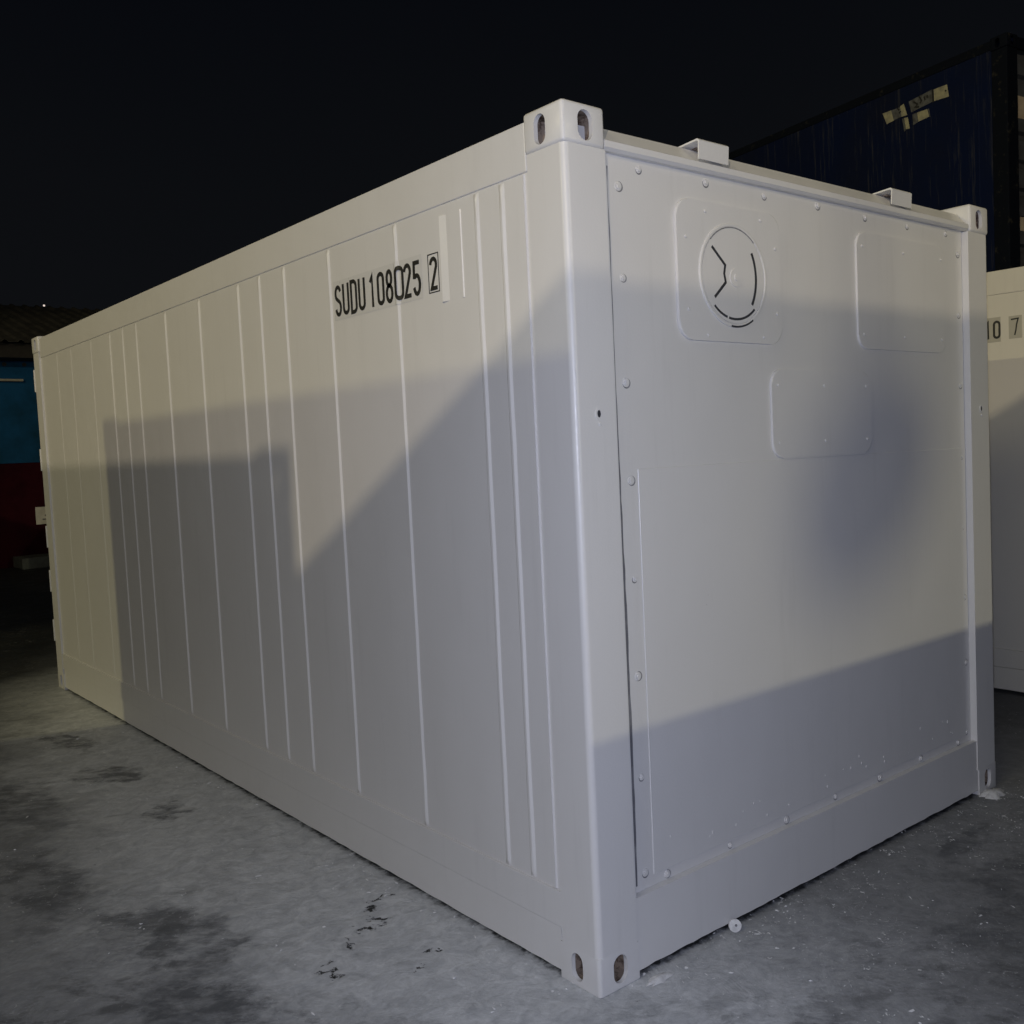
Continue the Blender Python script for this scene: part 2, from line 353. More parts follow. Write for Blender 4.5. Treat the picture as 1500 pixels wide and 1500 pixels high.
# ------------------------------------------------------------------ lettering strokes (cells 1 high)
def arc(cx, cy, rx, ry, a0, a1, n=8): return circ(cx, cy, rx, ry, n, a0, a1)
W_ = 0.36
def glyph(ch):
    w = W_; r = 0.17
    if ch == '0': return [(arc(w / 2, 1 - r, w / 2, r, 0, 180) + arc(w / 2, r, w / 2, r, 180, 360), True)]
    if ch == 'U': return [([(0, 1.06)] + arc(w / 2, r, w / 2, r, 180, 360) + [(w, 1.06)], False)]
    if ch == 'D': return [([(0, -0.04), (0, 1.04), (w * .45, 1.04)] + arc(w * .45, 0.86, w * .55, 0.18, 90, 0, 6) + arc(w * .45, 0.14, w * .55, 0.18, 0, -90, 6), True)]
    if ch == '1': return [([(w * .10, 0.82), (w * .52, 1.02), (w * .52, -0.05)], False)]
    if ch == '2': return [(arc(w / 2, 0.79, w / 2, 0.21, 175, -20, 10) + [(0.03, 0.0), (w + .03, 0.0)], False)]
    if ch == '5': return [([(w, 1.0), (0.04, 1.0), (0.02, 0.56)] + arc(w / 2, 0.29, w / 2, 0.30, 120, -165, 12), False)]
    if ch == '7': return [([(0, 1.0), (w, 1.0), (w * .35, -0.04)], False)]
    if ch == 'S': return [(arc(w / 2, 0.765, w / 2, 0.235, 15, 250, 12)[:-1] + arc(w / 2, 0.245, w / 2, 0.245, 62, -170, 12), False)]
    if ch == '8': return [(circ(w / 2, 0.76, w / 2 - .03, 0.24, 18), True), (circ(w / 2, 0.255, w / 2, 0.265, 18), True)]
    return []
def bend(y):
    """how far the film stands off the sheet where it runs over a pressed rib"""
    for r in RIBS:
        d = abs(y - r)
        if d < RIBA + 0.004: return 0.0014 + ribh(r) * max(0.0, min(1.0, (RIBA + 0.002 - d) / (RIBA - RIBT)))
    return 0.0
def lettering(bm, text, y_left, z0, h, pitch, x, th=0.0007, sw=0.142):
    """reads along -y on a face looking towards -x"""
    for i, ch in enumerate(text):
        for pts, closed in glyph(ch):
            q = [(y_left - i * pitch - px * h, z0 + pz * h) for px, pz in pts]
            n0 = len(bm.verts); stroke(bm, q, sw * h, 'x', x - th, x, closed)
            for v in list(bm.verts)[n0:]: v.co.x -= max(bend(v.co.y - 0.0075), bend(v.co.y), bend(v.co.y + 0.0075))
def film_strip(bm, y0, y1, z0, z1, x):
    ys = [y0]
    for r in sorted(RIBS, reverse=True):
        ys += [y for y in (r + RIBA + .0042, r + RIBA + .0039, r + RIBA, r + RIBT, r - RIBT, r - RIBA, r - RIBA - .0039, r - RIBA - .0042) if y1 < y < y0]
    ys.append(y1)
    lo = [bm.verts.new((x - max(0.0, bend(y) - 0.0004), y, z0)) for y in ys]; hi = [bm.verts.new((x - max(0.0, bend(y) - 0.0004), y, z1)) for y in ys]
    for i in range(len(ys) - 1): bm.faces.new((lo[i], lo[i + 1], hi[i + 1], hi[i]))

# ------------------------------------------------------------------ refrigerated container, flat ribbed sides, blanked machinery end
Lc, Wc, Hc = 6.058, 2.438, 2.591
RIBS = [0.297, 0.427, 0.920, 1.417, 1.813, 2.060, 2.292, 2.772, 3.250, 3.728, 3.970, 4.214, 4.611, 5.071, 5.42]
RIBS = [y + (y + 2.135) * 0.0052 for y in RIBS]
PANX = 0.012
RIBA, RIBT = 0.0140, 0.0045
def ribh(y): return 0.0058 if y < 3.5 else (0.0045 if y < 4.3 else 0.0026)
def rib(bm, y, z0, z1, x):
    a, t, h = RIBA, RIBT, ribh(y)
    n = 22; w = 0.0; rows = []
    zs = [z0, z0 + 0.018] + [z0 + (z1 - z0) * i / n for i in range(1, n)] + [z1 - 0.018, z1]
    for i, z in enumerate(zs):
        w = w * 0.75 + random.uniform(-.0010, .0010)
        hh = 0.0002 if i in (0, len(zs) - 1) else h; k = random.uniform(.92, 1.08)
        rows.append([bm.verts.new((x - q, y + w + d, z)) for d, q in ((-a * k, 0), (-t, hh), (t, hh), (a, 0))])
    for p, q in zip(rows, rows[1:]):
        for j in range(3): bm.faces.new((p[j], p[j + 1], q[j + 1], q[j]))
def bolt_mesh():
    bm = bmesh.new()
    prism(bm, circ(0.0015, -0.0025, 0.0140, n=18), 'y', -0.0008, 0.0)  # offset grey crescent: shade round the washer put into colour
    k0 = len(bm.faces)
    prism(bm, circ(0, 0, 0.0125, n=18), 'y', -0.0022, -0.0002)
    prism(bm, circ(0, 0, 0.0082, n=6), 'y', -0.0068, -0.0022)
    bmesh.ops.recalc_face_normals(bm, faces=bm.faces)
    me = bpy.data.meshes.new('bolt'); bm.faces.ensure_lookup_table()
    for f in bm.faces[:k0]: f.material_index = 1
    bmesh.ops.bevel(bm, geom=[e for e in bm.edges if e.calc_length() > 0.004 and min(v.co.y for v in e.verts) < -0.002], offset=0.0014, segments=2, affect='EDGES', profile=0.5)
    bm.to_mesh(me); bm.free(); me.materials.append(WHITE); me.materials.append(RECESS_SHADE)
    return me
BOLT = bolt_mesh()
def dot_mesh(r=0.006, h=0.004):
    bm = bmesh.new(); prism(bm, circ(0, 0, r, n=10), 'y', -h, 0.0)
    bmesh.ops.bevel(bm, geom=[e for e in bm.edges], offset=r * 0.3, segments=1, affect='EDGES', profile=0.5)
    bmesh.ops.recalc_face_normals(bm, faces=bm.faces)
    me = bpy.data.meshes.new('rivet'); bm.to_mesh(me); bm.free(); me.materials.append(WHITE); return me
RIVET = dot_mesh()
def put(me, name, parent, loc, rot=None):
    o = bpy.data.objects.new(name, me); COL.objects.link(o); o.parent = parent; o.location = loc
    if rot: o.rotation_euler = rot
    return o
EP = 0.03     # set-back of the machinery-end panel
def ragged(a0, a1, n, amp, base):
    return [(a0 + (a1 - a0) * i / n, base + random.uniform(-amp, amp)) for i in range(n + 1)]
def reefer(label, loc, paint_m, number, full=True):
    t = thing('reefer_container', label, 'container', loc)
    fit, fitb = (FIT, FITB) if paint_m is WHITE else (tinted(FIT, 'corner_fitting', (paint_m, CAVITY)), tinted(FITB, 'corner_fitting', (paint_m, CAVITY)))
    for x, sx in ((0, 1), (Wc, -1)):
        for y, sy in ((0, 1), (Lc, -1)):
            for z, sz in ((0, 1), (Hc, -1)):
                o = put(fitb if z == 0 else fit, 'corner_fitting', t, (x, y, z)); o.scale = (sx, sy, sz)
                if z: o.location = (x - sx * 0.003, y - sy * 0.003, z)
    # corner posts, outer vertical edge rounded
    for x0, x1, ex in ((0.0, 0.157, 0.0), (Wc - 0.173, Wc, Wc)):
        for y0, y1, ey in ((0.0, 0.165, 0.0), (Lc - 0.165, Lc, Lc)):
            f = lambda c, d, ex=ex, ey=ey: abs(d.z) > .9 and abs(c.x - ex) < .001 and abs(c.y - ey) < .001
            link('corner_post', B(x0, x1, y0, y1, FZ, Hc - FZ, bev=0.020, seg=5, edges=f), paint_m, t, smooth=35)
    link('post_flange', B(0.157, 0.171, 0.009, 0.05, FZ + .02, 2.474, bev=0.003), paint_m, t, smooth=35)
    # long side: rails, kick strip, panel with pressed ribs
    for mirror in (False, True):
        mx = (lambda a: Wc - a) if mirror else (lambda a: a)
        def bx(x0, x1, *r, **k):
            a, b_ = sorted((mx(x0), mx(x1))); return B(a, b_, *r, **k)
        link('top_rail', bx(0.006, 0.07, FY, Lc - FY, 2.430, 2.573, bev=0.006), paint_m, t, smooth=35)
        bm = bmesh.new()
        bot = ragged(FY, Lc - FY, 110, 0.0018, 0.021)
        prism(bm, bot + [(Lc - FY, 0.157), (FY, 0.157)], 'x', *sorted((mx(0.007), mx(0.07))))
        link('bottom_rail', bm, paint_m, t)
        link('kick_strip', bx(0.0025, 0.06, 0.167, Lc - 0.167, 0.159, 0.272, bev=0.004), paint_m, t, smooth=35)
        bm = bmesh.new()
        prism(bm, [(0.165, 0.272), (Lc - 0.165, 0.272), (Lc - 0.165, 2.430), (0.165, 2.430)], 'x', *sorted((mx(PANX), mx(0.06))))
        if not mirror or full:
            for y in RIBS:
                rib(bm, y, 0.276, 2.424, PANX)
                if mirror:
                    for v in bm.verts[-8:] if False else []: pass
            if mirror:
                bmesh.ops.delete(bm, geom=[v for v in bm.verts if v.co.x < 0.05], context='VERTS')
            else:
                # seam fold beside the corner post
                stroke(bm, [(0.199, 0.276), (0.199, 2.426)], 0.012, 'x', PANX - 0.006, PANX)
        link('side_panel', bm, paint_m, t, smooth=20)
    # pressed pocket beside the number: wide slope at its far side, thin lip at the near side
    if paint_m is WHITE:
        bm = bmesh.new()
        for prof in ([(PANX, 0.614), (PANX - 0.0068, 0.646), (PANX - 0.0068, 0.652), (PANX, 0.657)], [(PANX, 0.528), (PANX - 0.003, 0.531), (PANX - 0.003, 0.535), (PANX, 0.539)]):
            lo = [bm.verts.new((x, y, 2.118)) for x, y in prof]; hi = [bm.verts.new((x, y, 2.395)) for x, y in prof]
            for i in range(3): bm.faces.new((lo[i], lo[i + 1], hi[i + 1], hi[i]))
            bm.faces.new(lo); bm.faces.new(hi)
        link('placard_pocket', bm, paint_m, t)
    # number: film patches, letters, boxed check digit
    fm = FILM if paint_m is WHITE else FILM2
    bm = bmesh.new()
    zt = PANX - 0.0012
    film_strip(bm, 1.405, 0.772, 2.148, 2.296, zt)
    link('label_film', bm, fm, t)
    bm = bmesh.new()
    if paint_m is not WHITE: prism(bm, [(0.722, 2.158), (0.642, 2.158), (0.642, 2.292), (0.722, 2.292)], 'x', zt, zt + 0.001)
    if bm.verts: link('label_film', bm, fm, t)
    bm = bmesh.new(); cd = bmesh.new()
    if number == 'front':
        lettering(bm, 'SUDU', 1.389, 2.168, 0.104, 0.0612, zt - 0.0003)
        lettering(bm, '108', 1.127, 2.168, 0.104, 0.0600, zt - 0.0003); lettering(bm, '0', 0.9345, 2.168, 0.104, 0.06, zt - 0.0003); lettering(bm, '25', 0.8845, 2.168, 0.104, 0.0600, zt - 0.0003)
        lettering(cd, '2', 0.7195, 2.171, 0.097, 0.05, PANX - 0.0004)
        stroke(cd, [(0.733, 2.158), (0.671, 2.158), (0.671, 2.284), (0.733, 2.284)], 0.0036, 'x', PANX - 0.0011, PANX - 0.0004, True)
    else:
        lettering(bm, '10', 0.8680, 2.174, 0.095, 0.055, zt - 0.0003)
        # check digit almost worn away inside its box
        stroke(cd, [(0.708, 2.272), (0.664, 2.274), (0.674, 2.240), (0.679, 2.205), (0.686, 2.178)], 0.0085, 'x', zt - .001, zt - .0003)
    link('lettering', bm, BLACK, t); link('check_digit', cd, BLACK, t)
    # roof, floor, door end
    link('roof', B(0.07, Wc - 0.07, 0.0702, Lc - 0.06, 2.50, 2.555), paint_m, t)
    link('underframe', B(0.09, Wc - 0.09, 0.10, Lc - 0.10, 0.14, 0.20), DARKGAP, t)
    link('door', B(FX, Wc / 2 - .004, Lc - 0.06, Lc - 0.02, 0.13, 2.47, bev=0.004), paint_m, t)
    link('door', B(Wc / 2 + .004, Wc - FX, Lc - 0.06, Lc - 0.02, 0.13, 2.47, bev=0.004), paint_m, t)
    for z in (0.35, 0.72, 1.05, 1.62, 2.20):
        for x in (-0.001, Wc + 0.001):
            bm = bmesh.new(); prism(bm, circ(x + (0.004 if x < 1 else -0.004), Lc + 0.001, 0.0075, n=12), 'z', z, z + 0.16)
            link('hinge', bm, paint_m, t, smooth=40)
    # machinery end: header with sloped top, sill, recessed sheet
    bm = bmesh.new()
    prism(bm, [(0.012, 2.476), (0.002, 2.484), (0.002, 2.503), (0.012, 2.508), (0.058, 2.556), (0.07, 2.557), (0.07, 2.476)], 'x', FX, Wc - FX)
    link('end_header', bm, paint_m, t)
    bm = bmesh.new()
    bot = ragged(FX, Wc - FX, 60, 0.0018, 0.025)
    prism(bm, bot + [(Wc - FX, 0.118), (Wc - 0.173, 0.118), (Wc - 0.173, 0.250), (0.157, 0.250), (0.157, 0.118), (FX, 0.118)], 'y', 0.004, 0.07)
    link('end_sill', bm, paint_m, t)
    link('end_panel', B(0.172, Wc - 0.174, EP, EP + 0.03, 0.2505, 2.476), paint_m, t)
    link('gap_dark_backing', B(0.150, 0.23, EP + 0.032, EP + 0.06, 0.2505, 2.476), DARKGAP, t)  # dark backing added behind the gap by the post
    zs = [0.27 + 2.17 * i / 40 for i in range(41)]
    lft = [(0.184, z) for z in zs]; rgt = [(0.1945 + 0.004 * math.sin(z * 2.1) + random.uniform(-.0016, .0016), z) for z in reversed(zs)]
    bm = bmesh.new(); prism(bm, lft + rgt, 'y', EP - 0.0008, EP + 0.004); link('gap_shade_strip', bm, GAPSHADE, t)  # dark ragged strip painted in for the shaded gap beside the post
    if not full: return t
    # lower closing sheet, laid on the panel
    link('closing_sheet', B(0.266, 2.225, EP - 0.0032, EP, 0.285, 1.548, bev=0.0015, seg=1), paint_m, t)
    # vent cover with rotary disc
    vc = link('vent_cover', None or B(0, .01, 0, .01, 0, .01), paint_m, t)
    bm = bmesh.new(); fs = prism(bm, rrect(0.468, 0.988, 1.946, 2.389, 0.060), 'y', EP - 0.010, EP)
    bmesh.ops.bevel(bm, geom=[e for e in bm.edges if all(q.co.y < EP - 0.009 for q in e.verts)], offset=0.004, segments=2, affect='EDGES', profile=0.5)
    bmesh.ops.recalc_face_normals(bm, faces=bm.faces); bm.to_mesh(vc.data); bm.free()
    yv = EP - 0.010
    C0, R0 = (0.734, 2.163), 0.160
    bm = bmesh.new()
    stroke(bm, circ(*C0, R0 + 0.004, n=56), 0.012, 'y', yv - 0.005, yv, True)
    bmesh.ops.bevel(bm, geom=[e for e in bm.edges if all(q.co.y < yv - .004 for q in e.verts)], offset=0.003, segments=2, affect='EDGES', profile=0.5)
    link('vent_rim', bm, paint_m, vc, smooth=40)
    bm = bmesh.new()
    prism(bm, circ(*C0, R0 - 0.004, n=56), 'y', yv - 0.003, yv)
    prism(bm, circ(C0[0] + .008, C0[1] - .006, 0.030, n=24), 'y', yv - 0.006, yv - 0.003)
    prism(bm, circ(C0[0] + .008, C0[1] - .006, 0.011, n=12), 'y', yv - 0.009, yv - 0.006)
    link('vent_disc', bm, paint_m, vc, smooth=30)
    bm = bmesh.new(); yd_ = yv - 0.0034
    stroke(bm, [(0.627, 2.249), (0.690, 2.194), (0.684, 2.167), (0.690, 2.138), (0.634, 2.087)], 0.0098, 'y', yd_, yv - 0.0005)
    stroke(bm, arc(C0[0] - .01, C0[1], 0.122, 0.150, 33, -37, 14), 0.0110, 'y', yd_, yv - 0.0005)
    stroke(bm, arc(C0[0], C0[1], 0.147, 0.142, 226, 254, 7), 0.0080, 'y', yd_, yv - 0.0005)
    stroke(bm, arc(C0[0], C0[1], 0.147, 0.142, 257, 313, 10), 0.0080, 'y', yd_, yv - 0.0005)
    stroke(bm, arc(C0[0], C0[1], 0.1665, 0.1665, 262, 302, 10), 0.0060, 'y', yv - 0.0056, yv - 0.001)
    link('vent_slot', bm, DARKGAP, vc)
    bm = bmesh.new(); stroke(bm, arc(*C0, R0 - .0035, R0 - .0035, 48, 136, 14), 0.0040, 'y', yv - 0.0040, yv - 0.001); link('vent_crevice_shade', bm, RECESS_SHADE, vc)  # grey arc painted as the shade in the gap inside the rim
    for x, z in ((0.602, 2.358), (0.881, 2.360), (0.507, 2.269), (0.510, 2.042), (0.600, 1.964), (0.882, 1.968), (0.958, 2.273), (0.960, 2.051)):
        put(RIVET, 'rivet', vc, (x, yv, z))
    # two blank access plates
    for a in ((1.457, 2.105, 1.950, 2.392), (0.920, 1.530, 1.552, 1.862)):
        bm = bmesh.new(); prism(bm, rrect(*a, 0.055), 'y', EP - 0.008, EP)
        bmesh.ops.bevel(bm, geom=[e for e in bm.edges if all(q.co.y < EP - 0.007 for q in e.verts)], offset=0.0045, segments=2, affect='EDGES', profile=0.5)
        ap = link('access_plate', bm, paint_m, t)
        x0, x1, z0, z1 = a
        for x in (x0 + .035, (x0 + x1) / 2, x1 - .035):
            for z in (z0 + .055, z1 - .055): put(RIVET, 'rivet', ap, (x, EP - 0.008, z), (0, random.random() * 3, 0))
    # row of painted-over bolts round the end panel
    pts = [(0.234, z) for z in (2.384, 2.118, 1.811, 1.518, 1.216, 0.919, 0.603, 0.304)]
    pts += [(x, 2.452) for x in (0.323, 0.624, 0.922, 1.228, 1.529, 1.830, 2.130)]
    pts += [(2.228, z) for z in (2.380, 2.117, 1.813, 1.513, 1.203, 0.897, 0.605, 0.300)]
    pts += [(x, 0.268) for x in (0.328, 0.632, 0.932, 1.236, 1.536, 1.838, 2.148)]
    for x, z in pts:
        bo = put(BOLT, 'bolt', t, (x + random.uniform(-.004, .004), EP if z > 1.6 or x < .26 else EP - 0.0005, z + random.uniform(-.004, .004)), (0, random.uniform(-.9, .9), 0))
        k = random.uniform(0.75, 1.15); bo.scale = (k, random.uniform(0.7, 1.25), k)
    # dimples and specks of thick paint along the lower edge
    for i in range(26):
        x = random.uniform(0.28, 2.18); z = 0.315 + abs(random.gauss(0, 0.05)); r = random.uniform(.002, .0045)
        bm = bmesh.new(); prism(bm, circ(x, z, r, r * random.uniform(.8, 1.6), 7), 'y', EP - 0.0034 - r * .45, EP - 0.003)
        link('paint_drip', bm, paint_m, t)
    # holes in the posts
    for x in (0.090, 2.352):
        bm = bmesh.new(); stroke(bm, circ(x, 1.715, 0.0105, 0.014, 18), 0.006, 'y', -0.003, 0.0035, True); ring = link('post_socket', bm, paint_m, t, smooth=40)
        bm = bmesh.new(); prism(bm, circ(x, 1.715, 0.0085, 0.012, 16), 'y', -0.0012, 0.002); link('socket_hole', bm, DARKGAP, ring)
        put(RIVET, 'rivet', t, (x + .003, 0.0, 1.686))
    # folded guide brackets on the header
    for xa, zz in ((0.556, 2.566), (1.664, 2.566)):
        bm = bmesh.new(); w = 0.142
        prof = [(-0.004, 2.510), (-0.008, zz + .001), (0.0, zz + .007), (0.165, 2.560), (0.165, 2.5555), (0.003, zz + .001), (-0.003, zz - .003), (0.0, 2.510)]
        prism(bm, prof, 'x', xa, xa + w)
        gb = link('guide_bracket', bm, paint_m, t)
        link('bracket_inside', B(xa + 0.045, xa + w - 0.02, 0.045, 0.12, 2.5575, 2.566), CAVITY, gb)
    return t

white_a = reefer('freshly painted white refrigerated container with black number and round vent on its near end', (0, 0, 0), WHITE, 'front')
white_b = reefer('cream white container at right edge, behind the freshly painted one, with a half worn number', (4.03, -0.045, 0), WHITE2, 'side', full=False)

# ------------------------------------------------------------------ ordinary containers (the dark blue stack, and the stacks across the yard)
def dry_container(name, label, loc, rz, L, mats, group=None, corrugated=True, sheet=None):
    side, post, endm = mats
    t = thing(name, label, 'container', loc, rz, group)
    fit = tinted(FIT, 'corner_fitting', (post, CAVITY))
    for x, sx in ((0, 1), (Wc, -1)):
        for y, sy in ((0, 1), (L, -1)):
            for z, sz in ((0, 1), (Hc, -1)):
                o = put(fit, 'corner_fitting', t, (x, y, z)); o.scale = (sx, sy, sz)
    for x0, x1 in ((0.004, 0.16), (Wc - 0.16, Wc - 0.004)):
        for y0, y1 in ((0.004, 0.17), (L - 0.17, L - 0.004)):
            link('corner_post', B(x0, x1, y0, y1, FZ, Hc - FZ, bev=0.012), post, t, smooth=35)
    for x0, x1 in ((0.012, 0.09), (Wc - 0.09, Wc - 0.012)):
        link('top_rail', B(x0, x1, FY, L - FY, Hc - 0.10, Hc - 0.015, bev=0.006), post, t)
        link('bottom_rail', B(x0, x1, FY, L - FY, 0.02, 0.16, bev=0.006), post, t)
    for x, s in ((0.02, 1), (Wc - 0.02, -1)):
        bm = bmesh.new(); pts = []
        y = 0.17
        if corrugated:
            while y < L - 0.17 - 0.28:
                pts += [(x, y), (x, y + 0.07), (x + s * 0.034, y + 0.138), (x + s * 0.034, y + 0.208)]; y += 0.276
            pts.append((x, L - 0.17))
        else:
            pts = [(x, 0.17)]
            for yy in (0.33, L - 0.33):
                pts += [(x, yy - .012), (x - s * 0.006, yy - .006), (x - s * 0.006, yy + .006), (x, yy + .012)]
            pts.append((x, L - 0.17))
        a = [bm.verts.new((p, q, 0.16)) for p, q in pts]; b_ = [bm.verts.new((p, q, Hc - 0.10)) for p, q in pts]
        for i in range(len(pts) - 1): bm.faces.new((a[i], a[i + 1], b_[i + 1], b_[i]))
        r = bmesh.ops.extrude_face_region(bm, geom=bm.faces[:])
        for v in r['geom']:
            if isinstance(v, bmesh.types.BMVert): v.co.x += s * 0.012
        link('side_panel', bm, side, t)
    link('roof', B(0.09, Wc - 0.09, 0.02, L - 0.02, Hc - 0.06, Hc - 0.03), side, t)
    link('underframe', B(0.09, Wc - 0.09, 0.02, L - 0.02, 0.14, 0.18), post, t)
    # end wall: horizontal pressings with dark slots, door on the far end
    bm = bmesh.new(); prof = [(0.06, 0.14)]
    z = 0.22
    while z < Hc - 0.30:
        prof += [(0.035, z), (0.035, z + 0.17), (0.075, z + 0.20), (0.075, z + 0.235)]; z += 0.255
    prof += [(0.035, z), (0.035, Hc - 0.12), (0.12, Hc - 0.12), (0.12, 0.14)]
    prism(bm, prof, 'x', 0.16, Wc - 0.16); link('end_wall', bm, endm, t)
    link('end_header', B(FX, Wc - FX, 0.008, 0.09, Hc - 0.118, Hc - 0.012, bev=0.006), post, t)
    link('end_sill', B(FX, Wc - FX, 0.008, 0.09, 0.02, 0.138, bev=0.006), post, t)
    for k, x0 in enumerate((FX, Wc / 2 + .003)):
        dr = link('door', B(x0, x0 + Wc / 2 - FX - .003, L - 0.08, L - 0.04, 0.14, Hc - 0.12), side, t)
        for xx in (x0 + 0.25, x0 + 0.75):
            bm = bmesh.new(); prism(bm, circ(xx, L - 0.022, 0.017, n=12), 'z', 0.05, Hc - 0.05); link('locking_bar', bm, STEEL, dr)
    return t
rzb = -math.radians(10.09)
blue_low = dry_container('blue_container', 'dark blue container on the ground, carrying the scratched one with the worn labels', (7.169, 2.147, 0), rzb, 12.192, (BLUESIDE, BLUEPOST, GREYEND), None, False)
blue_up = dry_container('blue_container', 'dark blue scratched container stacked high at right, with torn yellowish label patches', (7.169, 2.147, Hc), rzb, 12.192, (BLUESIDE, BLUEPOST, GREYEND), None, False)
def films(parent, polys, m, x, name):
    for p in polys:
        bm = bmesh.new(); prism(bm, [(y, z - Hc) for y, z in p], 'x', x, x + 0.002); link(name, bm, m, parent)
films(blue_up, [[(1.465, 4.904), (1.35, 4.903), (1.32, 4.793), (1.414, 4.783)], [(1.241, 4.905), (1.192, 4.918), (1.151, 4.796), (1.224, 4.799)],
                [(1.190, 4.777), (1.144, 4.772), (1.123, 4.657), (1.170, 4.661)], [(0.824, 4.94), (0.667, 4.937), (0.648, 4.818), (0.819, 4.829)],
                [(1.030, 4.782), (0.905, 4.778), (0.884, 4.700), (1.015, 4.690)]], STICKER, 0.0175, 'label_patch')
films(blue_up, [[(1.352, 4.902), (1.236, 4.897), (1.222, 4.800), (1.322, 4.795)], [(1.128, 4.92), (0.836, 4.946), (0.828, 4.830), (1.098, 4.806)],
                [(1.084, 4.782), (1.034, 4.782), (1.020, 4.688), (1.079, 4.675)], [(0.900, 4.778), (0.882, 4.776), (0.868, 4.690), (0.880, 4.696)],
                [(1.215, 4.777), (1.193, 4.777), (1.173, 4.655), (1.191, 4.640)]], STICKGREY, 0.0168, 'label_patch')
bm = bmesh.new()
for pts in ([(1.27, 4.90), (1.25, 4.87)], [(1.25, 4.84), (1.23, 4.86)], [(1.07, 4.90), (1.02, 4.86), (1.05, 4.84), (1.00, 4.83)], [(1.00, 4.93), (0.97, 4.88), (0.99, 4.86)],
            [(0.94, 4.91), (0.925, 4.87)], [(0.90, 4.91), (0.90, 4.88)], [(0.69, 4.88), (0.675, 4.885)], [(0.84, 4.945), (0.83, 4.82)]):
    stroke(bm, [(y, z - Hc) for y, z in pts], 0.016, 'x', 0.0155, 0.0165)
link('worn_lettering', bm, BLACK, blue_up)
bm = bmesh.new()
for q in ((0.172, 0.36, 0.030, 0.034, 4.455 - Hc, 4.655 - Hc), (0.20, 0.40, 0.030, 0.034, 3.44 - Hc, 3.565 - Hc), (0.165, 0.185, 0.028, 0.034, 4.97 - Hc, 5.07 - Hc)):
    link('placard', B(*q), BEIGE, blue_up)

# stacks on the far side of the alley (beyond the picture): they cast the stepped shadows on the white walls
GREY3 = (OFFW, OFFW, OFFW)
A1 = dict(L=12.192)
TOP = 2 * Hc
for k in range(2):
    dry_container('grey_container', ('grey container on the ground across the yard, %s' % 'under another one') if k == 0 else 'grey container on top of another across the yard',
                  (-4.0, -5.8 - Wc, k * Hc), math.radians(90), 12.192, GREY3, 'containers across the yard')
for k in range(2):
    dry_container('grey_container', 'grey container on the ground beside the alley, under another one' if k == 0 else 'grey container on top of another beside the alley',
                  (-8.1 - Wc, -5.28, k * Hc), 0.0, 12.192, GREY3, 'containers beside the alley')
dry_container('grey_container', 'single grey container lying behind the place where the picture was taken', (10.0, -7.0 - Wc, 0), math.radians(90), 12.192, GREY3)

# ------------------------------------------------------------------ floodlight masts
def mast(loc, target, label, blocker=False):
    t = thing('floodlight_mast', label, 'floodlight', (loc.x, loc.y, 0), 0, 'floodlight masts of the yard')
    d = (Vector(target) - loc).normalized(); back = loc - d * 0.34
    bm = bmesh.new()
    n = 14; rows = []
    for z, r in ((0, 0.11), (loc.z * .5, 0.085), (back.z - 0.25, 0.06)):
        rows.append([bm.verts.new((back.x - loc.x + r * math.cos(6.2832 * i / n), back.y - loc.y + r * math.sin(6.2832 * i / n), z)) for i in range(n)])
    for a, b_ in zip(rows, rows[1:]):
        for i in range(n): bm.faces.new((a[i], a[(i + 1) % n], b_[(i + 1) % n], b_[i]))
    bm.faces.new(rows[0][::-1]); bm.faces.new(rows[-1])
    link('pole', bm, STEEL, t, smooth=40)
    h = link('lamp_housing', B(-0.24, 0.24, -0.17, 0.17, 0.0, 0.15, bev=0.02), STEEL, t)
    h.rotation_euler = d.to_track_quat('-Z', 'Y').to_euler(); h.location = back - Vector((loc.x, loc.y, 0)) + d * 0.10
    l = link('lamp_lens', B(-0.21, 0.21, -0.14, 0.14, -0.012, -0.002), LENS, h)
    if blocker:
        # added ball on a drop rod, there only to cast a soft shadow
        q = loc + (Vector((1.52, 0, 1.45)) - loc).normalized() * 1.55 - Vector((loc.x, loc.y, 0))
        bm = bmesh.new(); bmesh.ops.create_uvsphere(bm, u_segments=20, v_segments=12, radius=1.0)
        ax = Vector((0.40, 0.0, 0.36)).normalized(); sd = ax.cross(Vector((0, 1, 0)))
        for v in bm.verts: v.co = q + ax * (v.co.x * 0.050) + sd * (v.co.y * 0.035) + Vector((0, 1, 0)) * (v.co.z * 0.035)
        link('shadow_ball', bm, OFFW, t, smooth=50)
        bm = bmesh.new(); box(bm, q.x - .004, q.x + .004, q.y - .004, q.y + .004, q.z + .03, q.z + .9); link('drop_rod', bm, STEEL, t)
        bm = bmesh.new(); bk = back - Vector((loc.x, loc.y, 0)); a = Vector((bk.x, bk.y, q.z + .9)); dd = Vector((q.x, q.y, q.z + .9)) - a
        s = dd.normalized().cross(Vector((0, 0, 1))) * .015
        vs = [bm.verts.new(a + s * i + Vector((0, 0, j * .015))) for i, j in ((-1, -1), (1, -1), (1, 1), (-1, 1))]
        ve = [bm.verts.new(a + dd + s * i + Vector((0, 0, j * .015))) for i, j in ((-1, -1), (1, -1), (1, 1), (-1, 1))]
        bm.faces.new(vs); bm.faces.new(ve)
        for i in range(4): bm.faces.new((vs[i], vs[(i + 1) % 4], ve[(i + 1) % 4], ve[i]))
        link('blocker_arm', bm, STEEL, t)
        bm = bmesh.new(); prism(bm, circ(bk.x, bk.y, 0.05, n=12), 'z', bk.z - .26, q.z + .93); link('pole_extension', bm, STEEL, t)
mast(LAMP_A, (1.5, 2, 2.2), 'tall lit floodlight mast beyond the stacked grey containers across the yard')
